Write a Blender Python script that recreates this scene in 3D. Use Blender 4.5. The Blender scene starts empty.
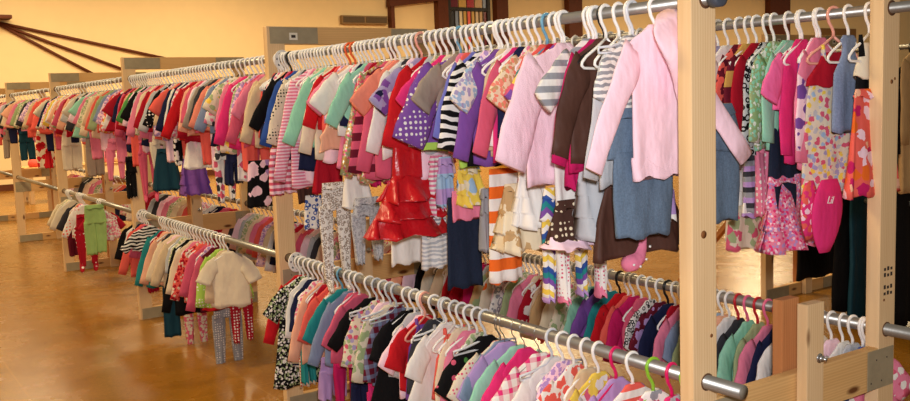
import bpy, math, random
from math import sin, cos, pi, radians
from mathutils import Vector
random.seed(7)
S = bpy.context.scene
COL = S.collection

# ------------------------------------------------------------------ camera
CAM = Vector((-2.1152, -1.8455, 1.7816)); YAW, PIT, ROL, F = .5917, .1094, -.0347, 922.25
fw = Vector((sin(YAW)*cos(PIT), cos(YAW)*cos(PIT), -sin(PIT)))
rt = Vector((cos(YAW), -sin(YAW), 0)); up = rt.cross(fw)
r2 = rt*cos(ROL)+up*sin(ROL); u2 = -rt*sin(ROL)+up*cos(ROL)
cd = bpy.data.cameras.new('camera'); cam = bpy.data.objects.new('camera', cd); COL.objects.link(cam)
from mathutils import Matrix
m = Matrix((r2, u2, -fw)).transposed().to_4x4(); m.translation = CAM; cam.matrix_world = m
cd.sensor_width = 36; cd.lens = F/910*36; cd.clip_end = 200
S.camera = cam

def px(x, y, z):
    d = Vector((x, y, z))-CAM; q = d.dot(fw)
    return 455+F*d.dot(r2)/q, 200.5-F*d.dot(u2)/q
def at(u, v, axis, val):            # where the sight line of a photo point meets a plane of the place
    d = fw+r2*(u-455)/F-u2*(v-200.5)/F
    return CAM+d*((val-CAM[axis])/d[axis])
def y_for(u, x, z):
    a, b = -1.2, 40.
    for _ in range(40):
        c = (a+b)/2
        if px(x, c, z)[0] > u: a = c
        else: b = c
    return (a+b)/2

# ------------------------------------------------------------------ colours and materials
C = dict(white=(238,234,228), cream=(232,216,184), ivory=(226,214,190), palepink=(250,214,228), pink=(232,130,160), hotpink=(228,52,122), candypink=(248,112,172),
 magenta=(196,28,96), coral=(235,100,88), salmon=(236,140,118), peach=(240,182,150), red=(196,24,34), crimson=(170,18,40), maroon=(104,22,42),
 orange=(236,108,36), yellow=(236,204,84), gold=(204,164,84), lime=(172,210,90), palegreen=(158,196,120), green=(84,150,76), sage=(160,178,130), mint=(150,214,186),
 teal=(40,138,140), darkteal=(22,62,78), lightblue=(160,190,220), blue=(50,84,160), navy=(26,32,66), periwinkle=(116,118,196), purple=(124,78,160),
 lilac=(184,150,206), lavender=(168,160,200), grey=(150,152,158), palegrey=(190,192,196), greyblue=(130,146,176), charcoal=(56,56,62), black=(14,13,16),
 brown=(72,46,38), tan=(196,160,112), beige=(216,192,156), denim=(98,118,140), darkdenim=(30,40,60), rose=(214,92,120), taupe=(160,144,130))
def lin(c):
    f = lambda v: v/12.92 if v <= .04045 else ((v+.055)/1.055)**2.4
    return tuple(f(x/255) for x in c)+(1,)
def col(n): return lin(C[n]) if isinstance(n, str) else lin(n)
MATS = {}
class NT:
    def __init__(s, name):
        s.m = bpy.data.materials.new(name); s.m.use_nodes = True; s.t = s.m.node_tree; s.b = s.t.nodes['Principled BSDF']
        s.co = s.t.nodes.new('ShaderNodeTexCoord').outputs['Object']
    def n(s, typ, **k):
        q = s.t.nodes.new('ShaderNode'+typ)
        for a, b in k.items():
            if a in q.inputs.keys(): s.put(q.inputs[a], b)
            else: setattr(q, a, b)
        return q
    def put(s, i, v):
        if hasattr(v, 'is_output'): s.t.links.new(v, i)
        else: i.default_value = v
    def ma(s, op, a, b=0., c=0.):
        q = s.t.nodes.new('ShaderNodeMath'); q.operation = op
        for i, v in enumerate((a, b, c)): s.put(q.inputs[i], v)
        return q.outputs[0]
    def mix(s, f, a, b):
        q = s.t.nodes.new('ShaderNodeMix'); q.data_type = 'RGBA'; s.put(q.inputs[0], f); s.put(q.inputs[6], a); s.put(q.inputs[7], b); return q.outputs[2]
    def xyz(s):
        q = s.n('SeparateXYZ'); s.t.links.new(s.co, q.inputs[0]); return q.outputs
    def ramp(s, f, cols, const=True):
        q = s.t.nodes.new('ShaderNodeValToRGB'); e = q.color_ramp; e.interpolation = 'CONSTANT' if const else 'LINEAR'
        while len(e.elements) < len(cols): e.elements.new(.5)
        for i, c in enumerate(cols): e.elements[i].position = i/len(cols) if const else i/(len(cols)-1); e.elements[i].color = c
        s.put(q.inputs[0], f); return q.outputs[0]
    def vor(s, sc, feature='F1'):
        q = s.t.nodes.new('ShaderNodeTexVoronoi'); q.feature = feature; q.inputs['Scale'].default_value = sc; s.t.links.new(s.co, q.inputs['Vector']); return q
    def noise(s, sc, d=2., vec=None):
        q = s.t.nodes.new('ShaderNodeTexNoise'); q.inputs['Scale'].default_value = sc; q.inputs['Detail'].default_value = d; s.t.links.new(vec or s.co, q.inputs['Vector']); return q
def mat(spec):
    """spec 'pattern:colour:colour...' -> fabric material"""
    if spec in MATS: return MATS[spec]
    p = spec.split(':'); k = p[0]; cs = [col(c) for c in p[1:] if c in C]; num = [float(c) for c in p[1:] if c not in C]
    n = NT('fabric_'+spec.replace(':', '_').replace('.', '_')); x, y, z = n.xyz(); rough, bump, bsc, met = .85, .25, 60., 0.
    a = cs[0]; b = cs[1] if len(cs) > 1 else a
    if k == 'solid': out = a
    elif k == 'knit': out = a; bsc = 260.; bump = .5
    elif k == 'velour': out = n.mix(n.noise(14, 3).outputs[0], a, tuple(v*1.5 for v in a[:3])+(1,)); rough = .6
    elif k == 'satin': out = a; rough = .3; bsc = 22.; bump = .8
    elif k == 'denim':
        out = n.mix(n.noise(160, 3).outputs[0], tuple(v*.65 for v in a[:3])+(1,), tuple(min(1, v*1.35) for v in a[:3])+(1,)); bsc = 240
    elif k == 'stripes':       # across the cloth
        s = num[0] if num else 25.; out = n.ramp(n.ma('FRACT', n.ma('MULTIPLY', z, s)), cs)
    elif k == 'pin':
        s = num[0] if num else 40.; out = n.ramp(n.ma('FRACT', n.ma('MULTIPLY', x, s)), cs)
    elif k == 'chevron':
        s = num[0] if num else 9.; tri = n.ma('PINGPONG', x, .03); out = n.ramp(n.ma('FRACT', n.ma('MULTIPLY', n.ma('ADD', z, tri), s)), cs)
    elif k == 'zigzag':
        s = num[0] if num else 5.; tri = n.ma('PINGPONG', x, .014); out = n.ramp(n.ma('FRACT', n.ma('MULTIPLY', n.ma('ADD', z, tri), s)), cs)
    elif k == 'plaid':
        f1 = n.ma('GREATER_THAN', n.ma('FRACT', n.ma('MULTIPLY', x, 22.)), .6); f2 = n.ma('GREATER_THAN', n.ma('FRACT', n.ma('MULTIPLY', z, 22.)), .6)
        out = n.mix(n.ma('MULTIPLY', n.ma('ADD', f1, f2), .5), a, b)
    elif k == 'dots':
        s = num[0] if num else 38.; v = n.vor(s); v.inputs['Randomness'].default_value = .25 if len(cs) == 2 else .7
        th = num[1] if len(num) > 1 else .3
        dc = b if len(cs) == 2 else n.ramp(n.n('SeparateColor', Color=v.outputs['Color']).outputs[0], cs[1:])
        out = n.mix(n.ma('LESS_THAN', v.outputs['Distance'], th), a, dc)
    elif k == 'floral':
        s = num[0] if num else 34.; v = n.vor(s); w = n.noise(s*1.6, 2)
        out = n.mix(n.ma('LESS_THAN', n.ma('ADD', v.outputs['Distance'], n.ma('MULTIPLY', n.ma('SUBTRACT', w.outputs[0], .5), .8)), .5), a, n.ramp(n.n('SeparateColor', Color=v.outputs['Color']).outputs[0], cs[1:]))
    elif k == 'leopard':
        v = n.vor(num[0] if num else 60.); d = v.outputs['Distance']
        out = n.mix(n.ma('MULTIPLY', n.ma('GREATER_THAN', d, .28), n.ma('LESS_THAN', d, .5)), a, b)
    elif k == 'zebra':
        w = n.t.nodes.new('ShaderNodeTexWave'); n.t.links.new(n.co, w.inputs['Vector']); w.bands_direction = 'Z'
        w.inputs['Scale'].default_value = num[0] if num else 13.; w.inputs['Distortion'].default_value = 5.; w.inputs['Detail'].default_value = 1.5; w.inputs['Detail Scale'].default_value = 1.2
        out = n.mix(n.ma('GREATER_THAN', w.outputs[0], .5), a, b)
    elif k == 'sequin':
        v = n.vor(110.); out = n.ramp(n.n('SeparateColor', Color=v.outputs['Color']).outputs[0], cs); rough = .35; met = .3
    else: raise ValueError(spec)
    # slight variation of the dye and a weave bump
    v = n.n('HueSaturation'); n.put(v.inputs['Color'], out)
    n.put(v.inputs['Value'], n.ma('ADD', n.ma('MULTIPLY', n.noise(9, 3).outputs[0], .24), .88)); out = v.outputs[0]
    n.put(n.b.inputs['Base Color'], out); n.b.inputs['Roughness'].default_value = rough; n.b.inputs['Metallic'].default_value = met
    n.b.inputs['Specular IOR Level'].default_value = .5 if k == 'satin' else .2
    mp = n.n('Mapping'); n.t.links.new(n.co, mp.inputs[0]); mp.inputs['Scale'].default_value = (1., 1., .45)
    bq = n.n('Bump'); bq.inputs['Strength'].default_value = .55; bq.inputs['Distance'].default_value = .022; n.put(bq.inputs['Height'], n.noise(17, 2, mp.outputs[0]).outputs[0])
    bp = n.n('Bump'); bp.inputs['Strength'].default_value = bump; bp.inputs['Distance'].default_value = .004 if k != 'satin' else .008
    n.put(bp.inputs['Height'], n.noise(bsc, 3).outputs[0]); n.put(bp.inputs['Normal'], bq.outputs[0]); n.put(n.b.inputs['Normal'], bp.outputs[0])
    MATS[spec] = n.m; return n.m
def plain(name, c, rough=.5, metal=0., spec=.5, bump=0., bsc=50, var=.1):
    if name in MATS: return MATS[name]
    n = NT(name); ns = n.noise(bsc*.3, 4).outputs[0]
    c = lin(c); n.put(n.b.inputs['Base Color'], n.mix(ns, tuple(v*(1-var) for v in c[:3])+(1,), tuple(min(1, v*(1+var)) for v in c[:3])+(1,)))
    n.b.inputs['Roughness'].default_value = rough; n.b.inputs['Metallic'].default_value = metal; n.b.inputs['Specular IOR Level'].default_value = spec
    if bump:
        bp = n.n('Bump'); bp.inputs['Strength'].default_value = bump; bp.inputs['Distance'].default_value = .003
        n.put(bp.inputs['Height'], n.noise(bsc, 3).outputs[0]); n.put(n.b.inputs['Normal'], bp.outputs[0])
    MATS[name] = n.m; return n.m
def wood(name, c1, c2, axis, knots=True):
    if name in MATS: return MATS[name]
    n = NT(name); mp = n.n('Mapping'); n.t.links.new(n.co, mp.inputs[0])
    sc = [34., 34., 34.]; sc[axis] = 2.2; mp.inputs['Scale'].default_value = sc
    g = n.noise(1., 4, mp.outputs[0]).outputs[0]
    w = n.t.nodes.new('ShaderNodeTexWave'); w.bands_direction = 'X' if axis != 0 else 'Z'; n.t.links.new(mp.outputs[0], w.inputs[0]); w.inputs['Scale'].default_value = .9; w.inputs['Distortion'].default_value = 5; w.inputs['Detail'].default_value = 2
    base = n.mix(n.ma('ADD', n.ma('MULTIPLY', g, .6), n.ma('MULTIPLY', w.outputs[0], .4)), lin(c1), lin(c2))
    if knots:
        mk = n.n('Mapping'); n.t.links.new(n.co, mk.inputs[0]); s2 = [9., 9., 9.]; s2[axis] = 3.2; mk.inputs['Scale'].default_value = s2
        v = n.t.nodes.new('ShaderNodeTexVoronoi'); n.t.links.new(mk.outputs[0], v.inputs['Vector']); v.inputs['Scale'].default_value = 1.
        k = n.n('MapRange'); n.put(k.inputs[0], v.outputs['Distance']); k.inputs[1].default_value = .07; k.inputs[2].default_value = .15; k.inputs[3].default_value = 1; k.inputs[4].default_value = 0
        base = n.mix(k.outputs[0], base, lin((112, 68, 34)))
    n.put(n.b.inputs['Base Color'], base); n.b.inputs['Roughness'].default_value = .6; n.b.inputs['Specular IOR Level'].default_value = .3
    bp = n.n('Bump'); bp.inputs['Strength'].default_value = .25; bp.inputs['Distance'].default_value = .002
    n.put(bp.inputs['Height'], g); n.put(n.b.inputs['Normal'], bp.outputs[0])
    MATS[name] = n.m; return n.m

# ------------------------------------------------------------------ mesh helpers
def link(name, vs, fs, m, parent=None, smooth=True, loc=(0, 0, 0)):
    me = bpy.data.meshes.new(name); me.from_pydata([tuple(v) for v in vs], [], fs); me.update()
    if smooth: me.polygons.foreach_set('use_smooth', [True]*len(me.polygons))
    if m: me.materials.append(m)
    o = bpy.data.objects.new(name, me); COL.objects.link(o); o.location = loc
    if parent: o.parent = parent
    return o
def tag(o, label=None, cat=None, group=None, kind=None):
    if label: o['label'] = label
    if cat: o['category'] = cat
    if group: o['group'] = group
    if kind: o['kind'] = kind
    return o
def empty(name, loc=(0, 0, 0), rz=0.):
    o = bpy.data.objects.new(name, None); o.empty_display_size = .05; COL.objects.link(o); o.location = loc; o.rotation_euler.z = rz; return o
def box(name, x0, x1, y0, y1, z0, z1, m, parent=None, bev=.003, loc=(0, 0, 0)):
    import bmesh
    bm = bmesh.new(); bmesh.ops.create_cube(bm, size=1)
    for v in bm.verts: v.co = Vector(((x0+x1)/2+v.co.x*(x1-x0), (y0+y1)/2+v.co.y*(y1-y0), (z0+z1)/2+v.co.z*(z1-z0)))
    if bev: bmesh.ops.bevel(bm, geom=bm.edges[:], offset=bev, segments=2, affect='EDGES', profile=.7)
    me = bpy.data.meshes.new(name); bm.to_mesh(me); bm.free()
    if m: me.materials.append(m)
    o = bpy.data.objects.new(name, me); COL.objects.link(o); o.location = loc
    if parent: o.parent = parent
    return o
def tube(path, r, n=8, rz=None):
    """rings along a path; r a number or a list"""
    vs, fs = [], []; P = [Vector(p) for p in path]; prev = None
    for i, p in enumerate(P):
        t = (P[min(i+1, len(P)-1)]-P[max(i-1, 0)]).normalized()
        if prev is None:
            a = Vector((0, 1, 0)) if abs(t.y) < .8 else Vector((1, 0, 0)); a = (a-t*a.dot(t)).normalized()
        else: a = (prev-t*prev.dot(t)).normalized()
        prev = a; b = t.cross(a); ri = r[i] if isinstance(r, (list, tuple)) else r
        for k in range(n):
            q = 2*pi*k/n; vs.append(p+a*cos(q)*ri+b*sin(q)*ri)
    for i in range(len(P)-1):
        for k in range(n):
            k2 = (k+1) % n; fs.append((i*n+k, i*n+k2, (i+1)*n+k2, (i+1)*n+k))
    fs.append(tuple(range(n-1, -1, -1))); fs.append(tuple((len(P)-1)*n+k for k in range(n)))
    return vs, fs
def loft(rings):
    n = len(rings[0]); vs = [p for r in rings for p in r]; fs = []
    for i in range(len(rings)-1):
        for k in range(n):
            k2 = (k+1) % n; fs.append((i*n+k, (i+1)*n+k, (i+1)*n+k2, i*n+k2))
    fs.append(tuple(range(n))); fs.append(tuple((len(rings)-1)*n+k for k in range(n-1, -1, -1)))
    return vs, fs
def interp(tab, t):
    for (a, va), (b, vb) in zip(tab, tab[1:]):
        if t <= b: return va+(vb-va)*((t-a)/(b-a) if b > a else 0)
    return tab[-1][1]

# ------------------------------------------------------------------ cloth pieces (local frame: hanger at the origin, z down the cloth)
def bodice(name, m, root, prof, th=.013, xo=0., nfold=3, amp=.006, seed=0, yo=0., ruff=None, rip=0.):
    """prof: list of (z, half width) downwards; ruff: list of z where the cloth flounces"""
    rnd = random.Random(seed); ph, ph2, n, rings = rnd.random()*6, rnd.random()*6, 28, []
    z0, z1 = prof[0][0], prof[-1][0]; N = 16 if not ruff else 30
    tab = [(-z, w) for z, w in prof]; drift = rnd.uniform(-.01, .01)
    zs = sorted(set([z0+(z1-z0)*i/N for i in range(N+1)]+[z for z, w in prof]), reverse=True)
    for z in zs:
        s = (z0-z)/(z0-z1); w = interp(tab, -z)
        if ruff:
            for rz in ruff:
                d = rz-z
                if 0 <= d < .06: w *= 1+.10*(1-abs(d-.03)/.03)
        ring = []; t = th*(.55+.75*s)*(1+1.6*rip*s)
        for k in range(n):
            a = 2*pi*k/n; cx = cos(a); sy = sin(a)
            x = w*math.copysign(abs(cx)**.8, cx); yy = t*math.copysign(abs(sy)**.7, sy)
            wave = amp*s*sin(nfold*2.2*x/max(w, .02)+ph)+.4*amp*sin(9*z+ph2+x*18)
            yy += wave+yo
            zz = z+(.008*s*sin(nfold*2.2*cx+ph) if s > .95 else 0)
            if rip: yy += rip*.02*s*sin(a*7+ph); x *= 1+rip*.06*s*sin(a*9+ph2)
            ring.append((x+xo+drift*s, yy, zz))
        rings.append(ring)
    return link(name, *loft(rings), m, root)
def sleeve(name, m, root, p0, p1, r0, r1, seed=0, yo=0., flat=.5, bend=.03):
    rnd = random.Random(seed); P0, P1 = Vector(p0), Vector(p1); sx = math.copysign(1, P1.x-P0.x); ph = rnd.random()*6
    L = (P1-P0).length; mid = P0+Vector((sx*min(.05, L*.4), 0, -L*.12)); n, rings, N = 12, [], 10
    for i in range(N+1):
        s = i/N; p = P0*(1-s)**2+mid*2*s*(1-s)+P1*s*s
        t = ((mid-P0)*(1-s)+(P1-mid)*s).normalized(); a = Vector((t.z, 0, -t.x)); r = r0+(r1-r0)*s; r *= 1+.05*sin(s*17+ph)
        f = flat*(.6+.4*s); y = yo+bend*s*s*(-1)+.004*sin(s*8+ph)
        rings.append([tuple(p+a*r*cos(2*pi*k/n)+Vector((0, y+r*f*.6*sin(2*pi*k/n), 0))) for k in range(n)])
    return link(name, *loft(rings), m, root)

HOOK = None
def hanger_mesh(kind, m):
    """one bent piece: hook over the rail, neck, shoulders and lower bar"""
    R = .027 if kind != 'wire' else .024; r = .005 if kind != 'wire' else .0018; path = []
    for i in range(15):
        a = radians(-25+225*i/14); path.append((R*cos(a), 0, R*sin(a)-.002))
    path += [(-.020, 0, -.030), (-.006, 0, -.050), (0, 0, -.064), (0, 0, -.082)]
    vs, fs = tube(path, r*1.15, 7)
    W = .128
    hp = [(.04, 0, -.108), (.095, 0, -.140), (.114, 0, -.158), (.116, 0, -.168), (.106, 0, -.176), (.05, 0, -.178)]
    loop = [(0, 0, -.080)]+hp+[(-x_, y_, z_) for x_, y_, z_ in reversed(hp)]+[(0, 0, -.080)]
    if kind == 'clip':
        loop = [(0, 0, -.078), (.03, 0, -.10), (.10, 0, -.115), (.155, 0, -.12), (.155, 0, -.135), (.06, 0, -.132), (-.06, 0, -.132), (-.155, 0, -.135), (-.155, 0, -.12), (-.10, 0, -.115), (-.03, 0, -.10), (0, 0, -.078)]
    v2, f2 = tube(loop, r, 6); k = len(vs); vs += v2; fs += [tuple(i+k for i in f) for f in f2]
    me = bpy.data.meshes.new('hanger'); me.from_pydata([tuple(v) for v in vs], [], fs); me.polygons.foreach_set('use_smooth', [True]*len(me.polygons)); me.materials.append(m)
    return me
PL = lambda n, c: plain('plastic_'+n, c, .35, 0, .5, var=.02)
HM = {'white': hanger_mesh('plastic', PL('white', (248, 247, 243))), 'clear': hanger_mesh('clip', PL('clear', (214, 220, 226))), 'pink': hanger_mesh('plastic', PL('pink', (238, 110, 150))),
      'light blue': hanger_mesh('plastic', PL('light_blue', (110, 170, 200))), 'orange': hanger_mesh('plastic', PL('orange', (236, 96, 40))), 'black': hanger_mesh('plastic', PL('black', (18, 18, 20))),
      'lime green': hanger_mesh('plastic', PL('lime', (140, 200, 50))), 'red': hanger_mesh('plastic', PL('red', (200, 26, 44))), 'wire': hanger_mesh('wire', plain('hanger_wire', (170, 170, 168), .3, .9)),
      'peach': hanger_mesh('plastic', PL('peach', (240, 170, 150))), 'hot pink': hanger_mesh('plastic', PL('hot_pink', (220, 20, 100)))}

RAIL = {'UL': (0., 2.042), 'LL': (0., .911), 'UR': (.949, 2.042), 'LR': (.949, .911)}
HUES = set('pink grey brown magenta white cream black violet blue zebra periwinkle purple taupe scarlet rose gold salmon mint peach ivory navy beige red green mauve coral crimson sage yellow lilac orange denim maroon olive lemon raspberry teal lime apricot tan plum golden lavender amber fuchsia camel mossy cherry burgundy charcoal blush flowered strawberry multicoloured silver'.split())
ITEMS = []     # every garment: dict(rail, y, name, desc, short, hang)
def reg(root, rail, y, desc, cat, hang=None):
    w = desc.split(); hue = next((q for q in w[:-1] if q in HUES), w[0]); ITEMS.append(dict(o=root, rail=rail, y=y, desc=desc, short=hue+' '+w[-1], hang=hang, cat=cat))
    root['category'] = cat
    return root

# kinds of tops: (body half width, sleeve reach, sleeve kind)
def top(rail, y, desc, kind, m, length, s=.21, trim=None, hang='white', yaw=None, m2=None, drop=.085, body=None, xo=0., cuff=None):
    X, Z = RAIL[rail]; seed = int(y*1000)
    rnd = random.Random(seed); yaw = rnd.uniform(-.10, .10) if yaw is None else yaw
    name = desc.split()[-1].replace('-', '_')
    root = empty(name, (X, y, Z), yaw); m = mat(m); ms = mat(m2) if m2 else m
    if kind in ('shirt', 'tee', 'dress', 'ruffle', 'tunic'): s *= 1.22
    zt = -drop; zb = zt-length; sw = min(.125, s*.6) if kind != 'wide' else s*.5
    bw = body or sw*1.12
    flare = {'dress': 1.75, 'tunic': 1.5, 'ruffle': 1.9}.get(kind, 1.05)
    prof = [(zt+.004, .032), (zt-.012, .05), (zt-.042, sw*.8), (zt-.068, sw), (zt-.13, bw*.97), (zt-.12-(length-.12)*.5, bw*(1+(flare-1)*.45)), (zb, bw*flare)]
    if kind == 'tank':
        prof = [(zt-.03, .045), (zt-.06, sw*.62), (zt-.12, bw*.9), (zt-.2, bw), (zb, bw*1.12)]
    bodice('bodice', m, root, prof, seed=seed, xo=xo, ruff=[zb+.2, zb+.1] if kind == 'ruffle' else None, amp=.009 if flare > 1.2 else .006)
    if kind == 'tank' and m2: bodice('top_panel', ms, root, [(zt-.028, .048), (zt-.06, sw*.66), (zt-.12, bw*.93), (zt-.15, bw*.96)], seed=seed, xo=xo, th=.017)
    if kind == 'tank' :
        for sx in (-1, 1): link('strap', *tube([(sx*.04, 0, zt-.075), (sx*.048, 0, zt-.02), (sx*.05, 0, zt+.0)], [.012, .009, .007], 6), m, root)
    elif kind in ('tee', 'dress', 'ruffle', 'tunic'):
        for sx in (-1, 1): sleeve('sleeve', ms, root, (sx*(sw-.04), 0, zt-.072), (sx*(s-.02), 0, zt-.20), .048, .052, seed+sx)
    elif kind == 'vest':
        pass
    else:
        r0, r1 = (.055, .034) if kind != 'wide' else (.07, .075)
        for sx in (-1, 1):
            lc = (cuff or length*.93); s_ = s*(1.28 if kind == 'hoodie' and sx > 0 else 1)
            sleeve('sleeve', ms, root, (sx*(sw-.045), 0, zt-.080), (sx*(s_-r1*.6), 0, zt-lc), r0, r1, seed+sx)
    if kind == 'hoodie':
        rings = []; HX = [-.01, -.008, -.004, .004, .014, .024, .032, .038, .042, .044, .044]; HW = [.085, .108, .112, .108, .100, .088, .074, .058, .042, .026, .010]
        for i in range(11):
            q = i/10; z = zt+.03-.265*q; w = HW[i]
            rings.append([(HX[i]+w*math.copysign(abs(cos(2*pi*k/24))**.85, cos(2*pi*k/24)), -.07-.045*sin(pi*min(1, q+.15))+(.018+.026*sin(pi*q))*sin(2*pi*k/24)-.012*cos(4*pi*k/24+q*2), z+.020*sin(2*pi*k/24+.6)+.02*cos(2*pi*k/24)*(1-q)) for k in range(24)])
        h = link('hood', *loft(rings), m, root)
        lip = [(-.02+.07*q, -.125-.05*sin(pi*q), zt+.03-.05*q-.14*q*q) for q in [i/14 for i in range(15)]]+[(.05+.06*q, -.125+.03*q, zt-.16+.10*q) for q in [i/6 for i in range(1, 7)]]
        link('hood_hem', *tube(lip, [.003]+[.007]*(len(lip)-2)+[.003], 8), m, h)
        dr = [(.0, -.075, zt-.03), (-.012, -.04, zt-.07), (-.014, -.03, zt-.13)]
        bodice('waistband', mat('knit:palepink'), root, [(zb+.06, bw*1.06), (zb+.05, bw*1.09), (zb-.005, bw*1.06)], th=.019, seed=seed, xo=xo)
    if trim:
        w = bw*flare*1.03
        bodice('hem_band', mat(trim), root, [(zb+.028, w*.99), (zb-.004, w)], th=.020, seed=seed, xo=xo, amp=.009 if flare > 1.2 else .006)
    cat = {'hoodie': 'jacket'}.get(kind, name if name in ('dress', 'shirt', 'tee', 'blouse', 'tunic', 'vest', 'sweater', 'jacket', 'coat', 'cardigan', 'robe') else 'top')
    return reg(root, rail, y, desc, cat, hang)
def top_px(rail, uL, vB, desc, kind, m, s=.21, **k):
    X, Z = RAIL[rail]; zr = Z-.26 if kind in ('tee', 'dress', 'ruffle', 'tunic', 'tank', 'vest') else Z-.38
    y = y_for(uL, X-s*(1.22 if kind in ('shirt', 'tee', 'dress', 'ruffle', 'tunic') else 1), zr); y = k.pop('y', max(y, .055)); zB = at(uL, vB, 1, y).z; length = max(.2, Z-k.get('drop', .085)-zB)
    k.pop('len', 0)
    return top(rail, y, desc, kind, m, length, s, **k)

def bottom_px(rail, bb, desc, kind, m, xo=-.03, y=None, trim=None, hang=None, m2=None, lf=.5):
    """clothing clipped below; bb is its box in the photo, turned into metres in the plane it hangs in"""
    X, Z = RAIL[rail]; u0, v0, u1, v1 = bb
    if y is None:
        y = y_for((u0+u1)/2, X+xo, at((u0+u1)/2, (v0+v1)/2, 1, 1.).z)
    a = at(u0, v0, 1, y); b = at(u1, v1, 1, y); c = at(u0, v1, 1, y); w = (b.x-a.x)/2; xc = (a.x+b.x)/2-X
    z0 = (a.z+at(u1, v0, 1, y).z)/2-Z; z1 = (b.z+c.z)/2-Z; seed = int(y*997)+int(u0)
    name = desc.split()[-1].replace('-', '_'); root = empty(name, (X, y, Z)); M = mat(m); ms = mat(m2) if m2 else M
    L = z0-z1
    if kind == 'gown':
        bodice('bodice', M, root, [(z0, w*.42), (z0-L*.1, w*.46), (z0-L*.5, w*.5)], xo=xc+w*.15, seed=seed, amp=.006)
        for q in range(3):
            zt_ = z0-L*(.48+.15*q)
            bodice('ruffle_tier', M, root, [(zt_, w*(.5+.13*q)), (zt_-L*.05, w*(.6+.13*q)), (zt_-L*.21, w*(.74+.13*q))], xo=xc+w*(.1-.05*q), seed=seed+q, amp=.02, nfold=6, rip=1.8, th=.016)
    elif kind == 'skirt':
        bodice('skirt_panel', M, root, [(z0, w*.62), (z0-L*.12, w*.68), (z0-L*.5, w*.86), (z1, w)], xo=xc, seed=seed, amp=.012, nfold=4, rip=.6)
        bodice('waistband', ms, root, [(z0+.012, w*.6), (z0-.018, w*.63)], xo=xc, seed=seed, th=.016)
    elif kind == 'frill':
        bodice('skirt_panel', M, root, [(z0, w*.7), (z0-L*.4, w*.85), (z0-L*.42, w*.8), (z0-L*.7, w*.95), (z0-L*.72, w*.86), (z1, w)], xo=xc, seed=seed, amp=.014, nfold=6, rip=1.6)
        bodice('waistband', ms, root, [(z0+.012, w*.68), (z0-.018, w*.71)], xo=xc, seed=seed, th=.016)
    elif kind == 'panel':
        bodice('body_panel', M, root, [(z0, w*.85), (z0-L*.3, w*.93), (z1, w)], xo=xc, seed=seed, amp=.008)
    elif kind in ('pants', 'tights'):
        zc = z0-L*(.36 if kind == 'pants' else .25)
        bodice('seat', M, root, [(z0, w*.8), (z0-.02, w*.84), (zc, w*.97)], xo=xc, seed=seed)
        lw = w*lf; sp = .52 if kind == 'pants' else .62; end = lw*.9 if kind == 'pants' else lw*.5
        for sx in (-1, 1):
            lo = .015*sx
            lg = bodice('trouser_leg', M, root, [(zc+.02, lw*.95), (zc-.04, lw), ((zc+z1)/2, lw*(1 if kind == 'pants' else .8)), (z1+(.0 if sx < 0 else L*.03), end)], xo=xc+sx*w*(sp if kind == 'tights' else .49), seed=seed+sx, th=.018)
            if kind == 'tights' and trim is None and L > .4:
                zf = z1; x0 = xc+sx*w*sp
                link('stocking_foot', *tube([(x0, 0, zf+.03), (x0, -.01, zf), (x0-.01, -.04, zf-.035), (x0-.015, -.07, zf-.045)], [end*.9, end, end*.8, .008], 10), M, root)
            if trim: bodice('ankle_cuff', mat(trim), root, [(z1+.05, end*1.15), (z1-.004, end*1.1)], xo=xc+sx*w*(sp if kind == 'tights' else .49), seed=seed+sx, th=.021)
        bodice('waistband', ms, root, [(z0+.014, w*.79), (z0-.02, w*.84)], xo=xc, seed=seed, th=.017)
    if trim and kind in ('skirt', 'frill', 'panel'):
        bodice('hem_band', mat(trim), root, [(z1+.03, w*.99), (z1-.012, w*1.05)], xo=xc, seed=seed, th=.024, amp=.012, nfold=4, rip=.8)
    cat = {'pants': 'trousers', 'tights': 'leggings', 'skirt': 'skirt', 'frill': 'skirt', 'panel': 'garment', 'gown': 'dress'}[kind]
    if name in ('dress', 'top', 'shirt', 'blouse', 'tee', 'vest', 'jacket', 'shorts', 'romper'): cat = name
    return reg(root, rail, y, desc, cat, hang)

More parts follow.
